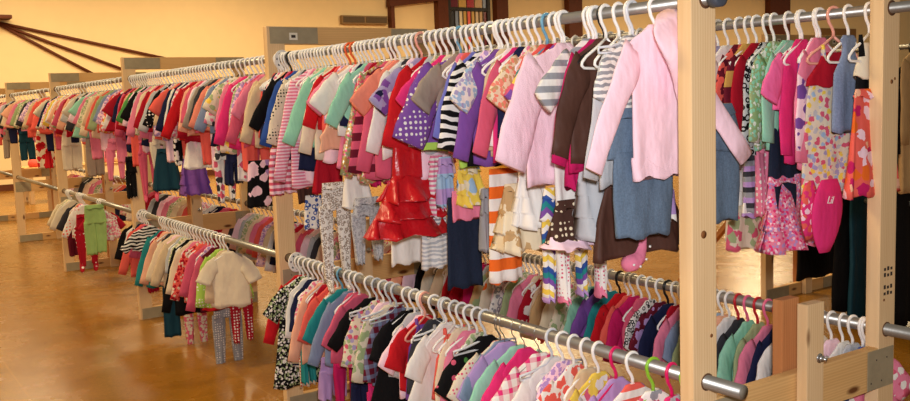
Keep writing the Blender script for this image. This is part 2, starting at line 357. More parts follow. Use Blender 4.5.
# ------------------------------------------------------------------ upper front rail, nearest bay: tops (left edge, lowest point in the photo)
TOPS = [
 (583,183,'pale pink fleece hoodie','hoodie','solid:palepink',dict(s=.30,body=.10,yaw=-.05,y=.17,drop=.06)),
 (598,112,'grey swirl-print tee','tee','zebra:grey:white:16',dict(s=.15,y=.27)),
 (574,190,'pale grey knit cardigan','shirt','knit:palegrey',dict(s=.2)),
 (552,166,'brown velour jacket','shirt','velour:brown',dict(s=.19)),
 (541,174,'magenta long-sleeved shirt','shirt','solid:magenta',dict(s=.2)),
 (527,113,'grey and white striped tee','tee','stripes:grey:white:24',dict(s=.22,drop=.08)),
 (487,190,'pale pink knitted sweater','wide','knit:palepink',dict(s=.34,cuff=.40)),
 (507,160,'multicoloured chevron dress','dress','chevron:teal:white:purple:rose:yellow:6',dict(s=.2)),
 (497,150,'coral long-sleeved shirt','shirt','solid:coral',dict(s=.19)),
 (489,138,'cream crochet blouse','tee','floral:cream:tan:salmon:60',dict(s=.19)),
 (476,166,'black quilted vest','vest','solid:black',dict(s=.125,body=.15)),
 (465,163,'hot pink raglan shirt','shirt','solid:hotpink',dict(s=.21,m2='solid:rose')),
 (451,168,'violet long-sleeved top','shirt','solid:purple',dict(s=.2)),
 (447,108,'pale blue lace blouse','tee','floral:white:lavender:lightblue:50',dict(s=.2)),
 (434,168,'black and white zebra top','wide','zebra:black:white:9',dict(s=.24,trim='solid:lime',cuff=.37)),
 (428,146,'periwinkle long-sleeved top','shirt','solid:periwinkle',dict(s=.2)),
 (397,152,'purple polka dot tunic','wide','dots:purple:white:46',dict(s=.31,trim='solid:lime',cuff=.34)),
 (410,105,'taupe short-sleeved tee','tee','solid:taupe',dict(s=.2)),
 (383,157,'scarlet long-sleeved shirt','wide','solid:red',dict(s=.24,cuff=.37)),
 (395,90,'hot pink ruffled blouse','tee','solid:hotpink',dict(s=.21)),
 (371,128,'purple pansy-print blouse','tee','floral:lavender:purple:navy:white:20',dict(s=.21)),
 (361,160,'white long-sleeved blouse','shirt','solid:white',dict(s=.2)),
 (354,180,'rose pink cardigan','shirt','solid:rose',dict(s=.2)),
 (346,182,'black and rose striped top','shirt','stripes:maroon:rose:14',dict(s=.2)),
 (337,185,'gold sequined top','shirt','sequin:gold:cream:tan:rose:sage',dict(s=.21)),
 (348,98,'salmon ruffled blouse','tee','solid:salmon',dict(s=.22)),
 (326,130,'pale mint cardigan','shirt','solid:mint',dict(s=.2)),
 (304,152,'peach and pink tulle dress','ruffle','solid:peach',dict(s=.21,body=.11,m2='solid:pink')),
 (311,130,'white frilled blouse','tee','solid:white',dict(s=.2)),
 (303,132,'scarlet little cardigan','shirt','solid:red',dict(s=.18)),
 (283,150,'mint green cardigan','shirt','solid:mint',dict(s=.22)),
 (296,160,'ivory long-sleeved shirt','shirt','solid:ivory',dict(s=.2)),
 (270,190,'pink pinstriped sleeper','shirt','stripes:pink:palepink:60',dict(s=.21)),
 (264,150,'ivory dotted long-sleeved shirt','shirt','dots:ivory:black:60',dict(s=.2)),
 (260,152,'navy blue jacket','shirt','solid:blue',dict(s=.2)),
 (248,133,'black hooded jacket','shirt','solid:black',dict(s=.22)),
 (238,148,'beige and rose cardigan','shirt','solid:beige',dict(s=.2)),
 (222,148,'strawberry pink jacket','shirt','solid:rose',dict(s=.22)),
 (229,120,'blush pink shirt','shirt','solid:pink',dict(s=.2)),
 (213,150,'hot pink fleece jacket','shirt','solid:hotpink',dict(s=.2)),
 (205,155,'ivory tee with green print','tee','floral:ivory:sage:yellow:30',dict(s=.19)),
 (203,128,'white penguin-print shirt','shirt','floral:white:charcoal:pink:24',dict(s=.18)),
 (195,135,'pale blue-grey shirt','shirt','solid:greyblue',dict(s=.2)),
 (189,132,'salmon pink shirt','shirt','solid:salmon',dict(s=.2)),
 (181,132,'mauve and rose shirt','shirt','solid:taupe',dict(s=.2,trim='solid:rose')),
 (161,142,'scarlet fleece jacket','shirt','solid:red',dict(s=.22)),
 (154,135,'navy fleece jacket','shirt','solid:navy',dict(s=.2)),
 (150,120,'coral tee','tee','solid:coral',dict(s=.2)),
 (143,130,'black dotted cardigan','shirt','dots:black:white:40',dict(s=.2)),
 (139,135,'white and grey shirt','shirt','solid:palegrey',dict(s=.2)),
 (133,132,'crimson jacket','shirt','solid:crimson',dict(s=.2)),
 (125,140,'soft pink fleece jacket','shirt','solid:pink',dict(s=.2)),
 (121,122,'black cropped shirt','shirt','solid:black',dict(s=.2)),
 (117,125,'leaf green shirt','shirt','solid:green',dict(s=.2)),
 (104,132,'crimson ruffled dress','dress','solid:crimson',dict(s=.2)),
 (99,135,'red and yellow print shirt','shirt','floral:coral:yellow:white:20',dict(s=.2)),
 (92,125,'slate blue shirt','shirt','solid:greyblue',dict(s=.2)),
 (88,133,'sage green shirt','shirt','solid:sage',dict(s=.2)),
 (70,138,'pale mint dress','dress','solid:mint',dict(s=.2)),
 (62,130,'ivory dress','dress','solid:ivory',dict(s=.2)),
 (57,132,'peach and grey shirt','shirt','solid:peach',dict(s=.2)),
 (50,130,'cream print shirt','shirt','floral:cream:red:sage:20',dict(s=.2)),
 (42,128,'pale yellow shirt','shirt','solid:yellow',dict(s=.2)),
 (34,128,'ivory ruffled dress','dress','solid:ivory',dict(s=.2)),
 (26,128,'coral red shirt','shirt','solid:coral',dict(s=.2)),
 (16,128,'black and green shirt','shirt','solid:charcoal',dict(s=.2)),
 (10,128,'olive green shirt','shirt','solid:sage',dict(s=.2)),
 (2,128,'peach little dress','dress','solid:peach',dict(s=.2)),
]
HC = {1: 'clear', 3: 'black', 8: 'light blue', 20: 'peach', 27: 'orange', 28: 'orange', 16: 'light blue', 35: 'black'}
for i, (u, v, d, k, mm, kw) in enumerate(TOPS): top_px('UL', u, v, d, k, mm, hang=HC.get(i, 'white'), **kw)

BOTS = [
 ((603,110,745,230),'faded denim wide trousers','pants','denim:denim',dict(y=.21,lf=.4)),
 ((588,180,684,253),'dark brown gathered skirt','skirt','velour:brown',dict(y=.36)),
 ((645,183,674,222),'lilac and white trousers','pants','stripes:lilac:white:6',dict(y=.3)),
 ((574,164,614,236),'heather grey ruffle skirt','frill','solid:palegrey',dict()),
 ((553,150,586,206),'plain white tank','panel','solid:white',dict()),
 ((566,150,592,188),'magenta and black shorts','pants','solid:magenta',dict()),
 ((549,203,594,243),'brown polka dot skirt','skirt','dots:brown:cream:50',dict(xo=-.1,trim='solid:palepink')),
 ((538,190,592,296),'zigzag striped leggings','tights','chevron:blue:white:yellow:white:purple:teal:8',dict(trim='solid:lilac',lf=.27,xo=.03)),
 ((551,205,610,298),'white dotted leggings','tights','dots:white:rose:70',dict(trim='solid:pink',lf=.22,xo=.07)),
 ((497,186,545,250),'cream scalloped skirt','frill','floral:cream:ivory:tan:16',dict()),
 ((513,175,548,226),'white ruffled blouse','frill','solid:white',dict()),
 ((517,165,540,192),'pink appliqué blouse'.replace('é','e'),'panel','dots:white:magenta:14',dict()),
 ((487,168,523,281),'orange and white striped trousers','panel','stripes:orange:white:11',dict()),
 ((480,192,494,250),'plain grey trousers','pants','solid:grey',dict()),
 ((445,196,484,286),'dark denim trousers','panel','denim:darkdenim',dict()),
 ((450,190,483,219),'candy pink top','panel','solid:pink',dict()),
 ((454,168,484,204),'yellow and blue frilled top','frill','floral:yellow:lightblue:cream:20',dict()),
 ((437,160,454,206),'pale lilac trousers','pants','stripes:lightblue:lilac:8',dict()),
 ((420,214,450,267),'white wave-print trousers','panel','zebra:white:palegrey:16',dict()),
 ((424,200,446,236),'grey striped shirt','panel','stripes:grey:white:60',dict()),
 ((366,118,446,236),'red satin ruffled dress','gown','satin:red',dict(xo=-.16)),
 ((389,206,424,263),'white frilled bloomers','panel','solid:white',dict(xo=.04)),
 ((411,150,434,200),'maroon corduroy trousers','pants','solid:crimson',dict()),
 ((429,158,446,216),'pink pinstriped trousers','pants','stripes:pink:white:50',dict()),
 ((402,186,432,212),'navy dotted skirt','panel','dots:navy:white:40',dict()),
 ((396,158,412,190),'silver grey top','panel','solid:palegrey',dict()),
 ((370,138,392,185),'magenta fleece trousers','pants','solid:magenta',dict()),
 ((340,172,372,207),'plain white skirt','skirt','solid:white',dict()),
 ((319,185,352,280),'ivory leopard-print tights','tights','leopard:white:taupe:60',dict()),
 ((352,200,384,262),'grey flecked tights','tights','leopard:palegrey:grey:80',dict()),
 ((304,195,324,228),'white circle-print trousers','panel','leopard:white:blue:40',dict()),
 ((312,148,344,192),'crimson corduroy skirt','skirt','solid:crimson',dict()),
 ((294,150,317,202),'dark olive trousers','pants','solid:brown',dict()),
 ((268,150,300,194),'rose striped pyjama trousers','pants','stripes:rose:palepink:30',dict()),
 ((246,160,276,206),'black and lilac floral trousers','panel','floral:black:lilac:palepink:16',dict()),
 ((236,140,258,180),'white bib','panel','floral:white:rose:20',dict()),
 ((224,150,244,184),'navy shorts','pants','solid:navy',dict()),
 ((214,146,238,202),'white print leggings','tights','floral:white:rose:charcoal:22',dict()),
 ((183,134,214,168),'white waffle skirt','skirt','knit:white',dict()),
 ((178,160,210,194),'purple gathered skirt','frill','solid:purple',dict()),
 ((202,148,218,162),'rainbow striped tee','panel','stripes:green:lime:yellow:rose:8',dict()),
 ((172,130,190,165),'black and white floral trousers','pants','floral:black:white:26',dict()),
 ((151,150,182,190),'dark teal skirt','skirt','solid:darkteal',dict()),
 ((150,135,174,172),'ivory leggings','tights','solid:ivory',dict()),
 ((138,140,160,195),'rose pink leggings','tights','solid:rose',dict()),
 ((124,158,138,198),'black star-print trousers','pants','dots:black:white:26',dict()),
 ((106,140,126,180),'cherry pink leggings','tights','solid:pink',dict()),
 ((84,135,106,176),'dusty rose trousers','pants','solid:taupe',dict()),
 ((60,132,84,170),'ivory trousers','pants','solid:ivory',dict()),
 ((34,132,58,168),'cream and red trousers','pants','floral:cream:red:16',dict()),
 ((44,150,54,168),'bright red skirt','skirt','solid:red',dict()),
 ((18,132,36,160),'dark green trousers','pants','solid:darkteal',dict()),
 ((2,130,18,158),'dusty brown trousers','pants','solid:taupe',dict()),
]
for bb, d, k, mm, kw in BOTS: bottom_px('UL', bb, d, k, mm, **kw)

# ------------------------------------------------------------------ lower front rail
LTOPS = [
 (628,430,'candy pink ruffled dress','ruffle','solid:pink',dict(s=.24,hang='lime green')),
 (604,430,'raspberry pink ruffled tee','tee','floral:hotpink:palegrey:30',dict(s=.24,hang='hot pink')),
 (592,430,'white floral smock','tunic','floral:white:rose:grey:30',dict(s=.22,hang='lime green')),
 (572,430,'coral striped tee','tee','stripes:coral:white:20',dict(s=.22)),
 (556,430,'lilac ruffled tee','tee','solid:lilac',dict(s=.22,hang='hot pink')),
 (539,430,'lemon yellow ruffled blouse','tee','floral:yellow:rose:white:24',dict(s=.22)),
 (521,425,'coral print dress','dress','floral:white:coral:28',dict(s=.2)),
 (500,430,'white cotton dress','dress','solid:white',dict(s=.2,hang='clear')),
 (488,425,'raspberry gingham dress','dress','plaid:white:hotpink',dict(s=.2,hang='wire')),
 (474,430,'hot pink sleeveless dress','dress','solid:hotpink',dict(s=.2,hang='wire')),
 (466,420,'mint trimmed white tee','tee','solid:mint',dict(s=.2,hang='wire')),
 (450,430,'ivory polka dot dress','dress','dots:ivory:rose:60',dict(s=.2,hang='wire')),
 (456,400,'lilac silky jacket','shirt','solid:lilac',dict(s=.2,hang='wire')),
 (452,400,'pale grey silky jacket','shirt','solid:greyblue',dict(s=.2,hang='wire')),
 (436,425,'black dress with coloured dots','dress','dots:black:rose:lime:white:green:24:.28',dict(s=.2,body=.13,hang='clear')),
 (424,400,'coral pink tank','tank','solid:coral',dict(s=.16)),
 (414,402,'grey denim vest','tank','solid:grey',dict(s=.16,hang='clear')),
 (404,420,'white lace dress','dress','solid:white',dict(s=.18)),
 (376,402,'blush pink tee','tee','solid:palepink',dict(s=.2,hang='white')),
 (396,400,'purple and orange tank','tank','solid:purple',dict(s=.16,hang='peach')),
 (386,395,'scarlet cotton tee','tee','solid:red',dict(s=.17)),
 (372,420,'black velvet dress','dress','solid:black',dict(s=.16,hang='white')),
 (360,386,'purple plaid shirt','shirt','plaid:maroon:greyblue',dict(s=.17,hang='clear')),
 (352,388,'ivory sprigged shirt','shirt','floral:ivory:sage:24',dict(s=.18,hang='clear')),
 (343,372,'rose floral print blouse','wide','floral:ivory:rose:lavender:sage:42',dict(s=.2,hang='clear')),
 (328,352,'black knit cardigan','shirt','knit:black',dict(s=.2)),
 (318,350,'rose pink cardigan','shirt','solid:rose',dict(s=.2)),
 (306,370,'dusty blue long-sleeved shirt','shirt','solid:greyblue',dict(s=.21)),
 (302,345,'teal cotton shirt','shirt','solid:teal',dict(s=.2,hang='light blue')),
 (295,345,'coral pink shirt','shirt','solid:coral',dict(s=.19,hang='light blue')),
 (284,366,'pale rose fleece shirt','shirt','solid:peach',dict(s=.2)),
 (264,392,'black and white floral dress','tunic','floral:black:white:sage:70',dict(s=.2)),
 (262,348,'red fleece jacket with white cuffs','shirt','solid:red',dict(s=.2)),
]
for u, v, d, k, mm, kw in LTOPS: top_px('LL', u, v, d, k, mm, **kw)
LB = [
 ((318,358,348,398),'lilac fleece trousers','pants','solid:lilac',dict()),
 ((334,350,362,408),'magenta leggings','tights','solid:magenta',dict()),
 ((350,366,372,420),'dark blue jeans','pants','denim:navy',dict()),
 ((300,340,316,382),'teal trousers','pants','solid:teal',dict()),
 ((296,325,314,385),'ivory dotted leggings','panel','dots:ivory:red:60',dict()),
 ((290,322,306,365),'navy and white striped shirt','panel','stripes:white:navy:50',dict()),
 ((366,380,388,420),'hot pink trousers','pants','solid:hotpink',dict()),
]
for bb, d, k, mm, kw in LB: bottom_px('LL', bb, d, k, mm, **kw)
# second bay of the lower front rail
L2 = [
 (198,312,'white short-sleeved tee','tee','solid:ivory',dict(s=.155,body=.125,yaw=-.45,y=4.02)),
 (192,312,'lime polka dot shirt','shirt','dots:lime:white:50',dict(s=.16,y=4.16,trim='solid:red')),
 (183,315,'maroon long-sleeved shirt','shirt','solid:maroon',dict(s=.2,m2='solid:rose')),
 (178,300,'raspberry pink shirt','shirt','solid:rose',dict(s=.19)),
 (169,304,'coral print pyjama shirt','shirt','floral:coral:crimson:ivory:50',dict(s=.2)),
 (165,298,'cream cotton shirt','shirt','solid:cream',dict(s=.19)),
 (160,318,'black long-sleeved shirt','shirt','solid:black',dict(s=.2)),
 (151,290,'tan and cream cardigan','shirt','solid:beige',dict(s=.2)),
 (146,285,'ivory knit cardigan','shirt','knit:cream',dict(s=.2)),
 (140,288,'apricot fleece shirt','shirt','solid:peach',dict(s=.2)),
 (134,290,'teal hooded shirt','shirt','solid:teal',dict(s=.2)),
 (121,250,'zebra-trimmed shirt','shirt','zebra:black:white:12',dict(s=.2)),
 (117,278,'bright red fleece robe','shirt','solid:coral',dict(s=.2)),
 (114,262,'black fleece cardigan','shirt','solid:black',dict(s=.18)),
 (79,232,'red printed shirt','shirt','solid:crimson',dict(s=.18)),
 (62,240,'white cherry-print shirt','shirt','dots:white:coral:30',dict(s=.2)),
 (57,232,'black and white cardigan','shirt','solid:charcoal',dict(s=.2)),
 (50,232,'ivory fleece shirt','shirt','solid:ivory',dict(s=.2)),
 (47,228,'cream cotton cardigan','shirt','solid:cream',dict(s=.2)),
]
for u, v, d, k, mm, kw in L2: top_px('LL', u, v, d, k, mm, **kw)
L2B = [
 ((212,296,244,376),'grey dotted leggings','tights','dots:grey:white:60',dict(xo=.13)),
 ((230,290,254,342),'red polka dot leggings','tights','dots:crimson:white:50',dict(xo=.13)),
 ((183,290,208,352),'rose print leggings','tights','floral:rose:ivory:40',dict(xo=.13)),
 ((161,285,182,336),'dark teal trousers','panel','solid:darkteal',dict()),
 ((146,270,160,292),'crimson trousers','pants','solid:crimson',dict()),
 ((82,206,109,254),'pale green trousers','pants','solid:palegreen',dict()),
 ((74,215,100,266),'red heart-print leggings','tights','dots:crimson:white:24',dict()),
 ((66,225,80,256),'plum trousers','pants','solid:maroon',dict()),
]
for bb, d, k, mm, kw in L2B: bottom_px('LL', bb, d, k, mm, hang='white' if 'green' in d else None, **kw)

# ------------------------------------------------------------------ upper back rail
UTOPS = [
 (852,150,'black and ivory tank','tank','solid:black',dict(s=.1,m2='solid:ivory')),
 (836,132,'faded denim vest','vest','denim:greyblue',dict(s=.09,body=.085)),
 (806,196,'flowered halter dress','tank','floral:ivory:rose:lightblue:yellow:lavender:palegrey:rose:48',dict(s=.16,body=.12,hang='peach',drop=.11,yaw=-.2,m2='solid:crimson')),
 (792,172,'dusty pink long-sleeved shirt','shirt','solid:pink',dict(s=.17)),
 (789,160,'pale rose print shirt','shirt','floral:palepink:purple:20',dict(s=.17)),
 (763,112,'candy pink short-sleeved tee','tee','solid:candypink',dict(s=.23,drop=.10)),
 (776,164,'bright pink long-sleeved shirt','shirt','solid:hotpink',dict(s=.16)),
 (756,150,'mint green fleece shirt','shirt','solid:mint',dict(s=.2)),
 (742,150,'sage lace cardigan','shirt','floral:sage:mint:white:60',dict(s=.2)),
 (738,155,'black patterned shirt','shirt','leopard:palegrey:black:40',dict(s=.18)),
 (728,160,'maroon and white cardigan','shirt','solid:crimson',dict(s=.18)),
 (720,150,'golden yellow shirt','shirt','stripes:gold:maroon:8',dict(s=.18)),
 (711,150,'crimson pattern shirt','shirt','floral:maroon:coral:30',dict(s=.18)),
 (700,160,'white eyelet blouse','shirt','solid:white',dict(s=.18)),
 (690,160,'lavender print shirt','shirt','solid:lavender',dict(s=.18)),
 (670,160,'pale denim shirt','shirt','denim:lightblue',dict(s=.18)),
 (650,130,'ivory linen shirt','shirt','solid:ivory',dict(s=.18)),
 (628,130,'gold floral blouse','tee','floral:gold:green:brown:24',dict(s=.18)),
 (606,120,'olive and gold shirt','tee','floral:sage:gold:20',dict(s=.18)),
 (584,120,'amber print blouse','tee','floral:gold:brown:cream:24',dict(s=.18)),
 (560,120,'green ruffled blouse','tee','solid:green',dict(s=.18)),
 (540,120,'plain tan shirt','tee','solid:tan',dict(s=.18)),
 (515,120,'peach ruffled blouse','tee','solid:peach',dict(s=.18)),
 (492,120,'plain beige blouse','tee','solid:beige',dict(s=.18)),
 (470,120,'soft yellow blouse','tee','solid:yellow',dict(s=.18)),
 (450,120,'plain ivory tee','tee','solid:ivory',dict(s=.18)),
]
for u, v, d, k, mm, kw in UTOPS:
    if k != 'tank': kw['s'] *= .78
    top_px('UR', u, v, d, k, mm, **kw)
UB = [
 ((846,92,894,194),'orange hibiscus-print dress','skirt','floral:coral:orange:peach:magenta:palepink:20',dict()),
 ((768,118,802,212),'dark blue jeans','panel','denim:darkdenim',dict()),
 ((760,178,812,247),'pink sparkly tiered skirt','frill','floral:pink:hotpink:lilac:palepink:90',dict()),
 ((756,130,772,215),'pink dotted leggings','tights','dots:pink:white:40',dict()),
 ((746,148,766,212),'grey and purple striped leggings','tights','stripes:grey:charcoal:lilac:16',dict()),
 ((728,165,746,240),'white cotton trousers','pants','solid:white',dict()),
 ((728,205,762,248),'ivory romper','panel','floral:ivory:rose:sage:20',dict()),
 ((744,192,766,216),'lilac and white frilled shorts','panel','stripes:white:lilac:12',dict()),
]
for bb, d, k, mm, kw in UB: bottom_px('UR', bb, d, k, mm, **kw)

# ------------------------------------------------------------------ lower back rail
RT = [
 (848,420,'candy pink floral smock','dress','floral:pink:white:rose:30',dict()),
 (826,420,'denim blue dress','dress','denim:blue',dict()),
 (806,420,'white frilled dress','dress','solid:white',dict()),
 (784,420,'ivory strappy dress','dress','solid:ivory',dict()),
 (764,405,'navy print shirt','shirt','floral:navy:white:20',dict()),
 (752,405,'white summer blouse','tee','solid:white',dict()),
 (742,405,'dark navy shirt','shirt','solid:navy',dict(hang='red')),
 (732,405,'soft pink blouse','tee','solid:pink',dict(hang='pink')),
 (722,405,'pale green shirt','shirt','solid:sage',dict(hang='red')),
 (712,400,'sea green tee','tee','solid:mint',dict(hang='pink')),
 (703,400,'black print shirt','shirt','solid:charcoal',dict(hang='red')),
 (694,400,'white eyelet tee','tee','solid:white',dict()),
 (680,400,'ice blue shirt','shirt','solid:lightblue',dict()),
 (668,372,'pale sage green shirt','shirt','solid:sage',dict()),
 (658,360,'slate blue shirt','shirt','solid:greyblue',dict()),
 (648,366,'dusty pink ruffled shirt','shirt','solid:pink',dict()),
 (634,372,'midnight navy shirt','shirt','solid:navy',dict(hang='black')),
 (626,350,'mauve print shirt','shirt','floral:maroon:lilac:24',dict()),
 (616,350,'black and white leaf-print shirt','shirt','leopard:white:black:50',dict()),
 (600,366,'deep magenta shirt','shirt','solid:magenta',dict()),
 (595,345,'coral pink fleece shirt','shirt','solid:coral',dict()),
 (587,350,'vivid red shirt','shirt','solid:red',dict(hang='black')),
 (578,345,'sea green shirt','shirt','solid:teal',dict()),
 (568,340,'smoky purple shirt','shirt','solid:purple',dict()),
 (558,340,'pale mint shirt','shirt','solid:mint',dict()),
 (548,335,'ivory floral shirt','shirt','floral:ivory:sage:30',dict()),
 (538,335,'off-white shirt','shirt','solid:cream',dict()),
 (526,330,'tan fleece shirt','shirt','solid:tan',dict()),
 (513,330,'red and white floral shirt','shirt','floral:crimson:white:16',dict()),
 (503,330,'powder pink shirt','shirt','solid:pink',dict()),
 (494,325,'mossy green shirt','shirt','solid:sage',dict()),
 (484,325,'grey and white leaf shirt','shirt','leopard:white:grey:30',dict()),
 (475,320,'white shirt with orange print','shirt','dots:ivory:orange:12',dict()),
 (466,320,'camel and olive shirt','shirt','floral:tan:sage:14',dict()),
 (456,320,'fuchsia fleece shirt','shirt','solid:magenta',dict()),
 (446,315,'crimson velour shirt','shirt','velour:crimson',dict()),
 (437,310,'cherry red shirt','shirt','solid:red',dict()),
 (427,308,'beige knit shirt','shirt','knit:beige',dict()),
 (417,306,'ivory knit shirt','shirt','knit:ivory',dict()),
 (408,305,'jet black shirt','shirt','solid:black',dict()),
 (398,303,'shell pink shirt','shirt','solid:palepink',dict()),
 (388,300,'peach knit shirt','shirt','knit:peach',dict()),
 (379,300,'plum purple shirt','shirt','solid:maroon',dict()),
 (371,300,'burgundy shirt','shirt','solid:crimson',dict()),
]
for u, v, d, k, mm, kw in RT: top_px('LR', u, v, d, k, mm, s=.18, **kw)
far = [('crimson shirt','solid:crimson'),('white shirt','solid:white'),('coral shirt','solid:coral'),('ivory shirt','floral:ivory:sage:50'),('charcoal shirt','solid:charcoal'),('rose shirt','solid:rose'),('white shirt','floral:white:pink:50'),
 ('beige shirt','solid:beige'),('pink shirt','solid:pink'),('grey shirt','solid:palegrey'),('peach shirt','solid:peach'),('navy shirt','solid:navy'),('lilac shirt','floral:palepink:lilac:50'),('cream shirt','solid:cream'),('blush shirt','solid:palepink')]
ADJ = ['folded','small','tiny','faded','bright','dusty','printed','ribbed','plain','soft']
y = 3.2; i = 0
while y < 13.6:
    n_, m_ = far[(i*5+i//3) % len(far)]
    top('LR', y, ('small printed ' if 'floral' in m_ else 'small plain ')+n_, 'shirt', m_, random.uniform(.3, .42), .18); y += .10 if y < 6 else .17 if y < 9 else .3; i += 1
# shirts glimpsed between the others on the upper front rail
used = sorted(d['y'] for d in ITEMS if d['rail'] == 'UL' and d['hang'])
for a, b in zip(used, used[1:]+[15.]):
    step = .034 if a < 3 else .055 if a < 6.1 else .11 if a < 9 else .2
    k = int((b-a)/step)
    for j in range(1, k):
        if a < .5: continue
        n_, m_ = far[(i*5+i//3) % len(far)]; i += 1
        top('UL', a+(b-a)*j/k, ('small printed ' if 'floral' in m_ else 'small plain ')+n_, 'shirt', m_, random.uniform(.28, .42), random.uniform(.10, .125) if a < 3 else random.uniform(.15, .175) if a < 6 else .2)
        if random.random() < (0 if a < 1.3 else .6 if a < 6 else .8):
            n2, m3 = far[(i*3+5) % len(far)]; yy = a+(b-a)*j/k+.012; X, Z = RAIL['UL']; wd = random.uniform(.08, .12); kd = random.choice(['trousers', 'trousers', 'skirt', 'leggings']); zl = random.uniform(.52, .70)
            t = empty(kd, (X, yy, Z)); mm = mat(m3); xo = random.uniform(-.05, .03)
            if kd == 'skirt': bodice('skirt_panel', mm, t, [(-.30, wd*.7), (-zl+.06, wd*1.2)], xo=xo, seed=i, amp=.01)
            else:
                bodice('seat', mm, t, [(-.26, wd*.8), (-.40, wd)], xo=xo, seed=i)
                for sx in (-1, 1): bodice('trouser_leg', mm, t, [(-.38, wd*.5), (-zl, wd*.42)], xo=xo+sx*wd*.5, seed=i+sx, th=.015)
            reg(t, 'UL', yy, ('printed ' if 'floral' in m3 else 'plain ')+n2.split()[0]+' '+kd, kd)
used = sorted(d['y'] for d in ITEMS if d['rail'] == 'LR' and d['hang'] and d['y'] < 3.0)
for a, b in zip(used, used[1:]):
    k = int((b-a)/.036)
    for j in range(1, k):
        n_, m_ = far[(i*5+i//3) % len(far)]; i += 1
        top('LR', a+(b-a)*j/k, ('small printed ' if 'floral' in m_ else 'small plain ')+n_, 'shirt', m_, random.uniform(.25, .33), .115, hang='red' if (.35 < a < .62 and j % 2) else 'white')
used = sorted(d['y'] for d in ITEMS if d['rail'] == 'LL' and d['hang'])
for a, b in zip(used, used[1:]):
    k = 1 if b-a > .35 else int((b-a)/.055)
    for j in range(1, k):
        n_, m_ = far[(i*5+i//3) % len(far)]; i += 1
        top('LL', a+(b-a)*j/k, ('small printed ' if 'floral' in m_ else 'small plain ')+n_, 'shirt', m_, random.uniform(.25, .36), .125)
used = sorted(d['y'] for d in ITEMS if d['rail'] == 'UR' and d['hang'] and .38 < d['y'] < 2.6)
for a, b in zip(used, used[1:]):
    k = int((b-a)/(.036 if a < 1.2 else .06))
    for j in range(1, k):
        n_, m_ = far[(i*5+i//3) % len(far)]; i += 1
        top('UR', a+(b-a)*j/k, ('small printed ' if 'floral' in m_ else 'small plain ')+n_, 'shirt', m_, random.uniform(.28, .36), .14)

# ------------------------------------------------------------------ hangers
its = sorted([d for d in ITEMS if d['hang']], key=lambda d: (Vector((RAIL[d['rail']][0], d['y'], RAIL[d['rail']][1]))-CAM).length)
rest_v, rest_f = [], []
for n_, d in enumerate(its):
    X, Z = RAIL[d['rail']]; me = HM[d['hang']]; rz = d['o'].rotation_euler.z+random.uniform(-.06, .06)
    if n_ < 295:
        h = bpy.data.objects.new('clothes_hanger', me); COL.objects.link(h); h.location = (X, d['y'], Z); h.rotation_euler.z = rz; d['h'] = h
        h['category'] = 'hanger'; h['group'] = 'plastic and wire hangers on the four rails'
    else:
        k = len(rest_v); M = Matrix.Translation((X, d['y'], Z)) @ Matrix.Rotation(rz, 4, 'Z')
        rest_v += [M @ v.co for v in me.vertices]; rest_f += [tuple(q+k for q in p.vertices) for p in me.polygons]
if rest_f:
    o = link('far_hangers', rest_v, rest_f, PL('white', (248, 247, 243))); tag(o, 'white plastic hangers crowded on the farthest stretches of the rails', 'hangers', kind='stuff')
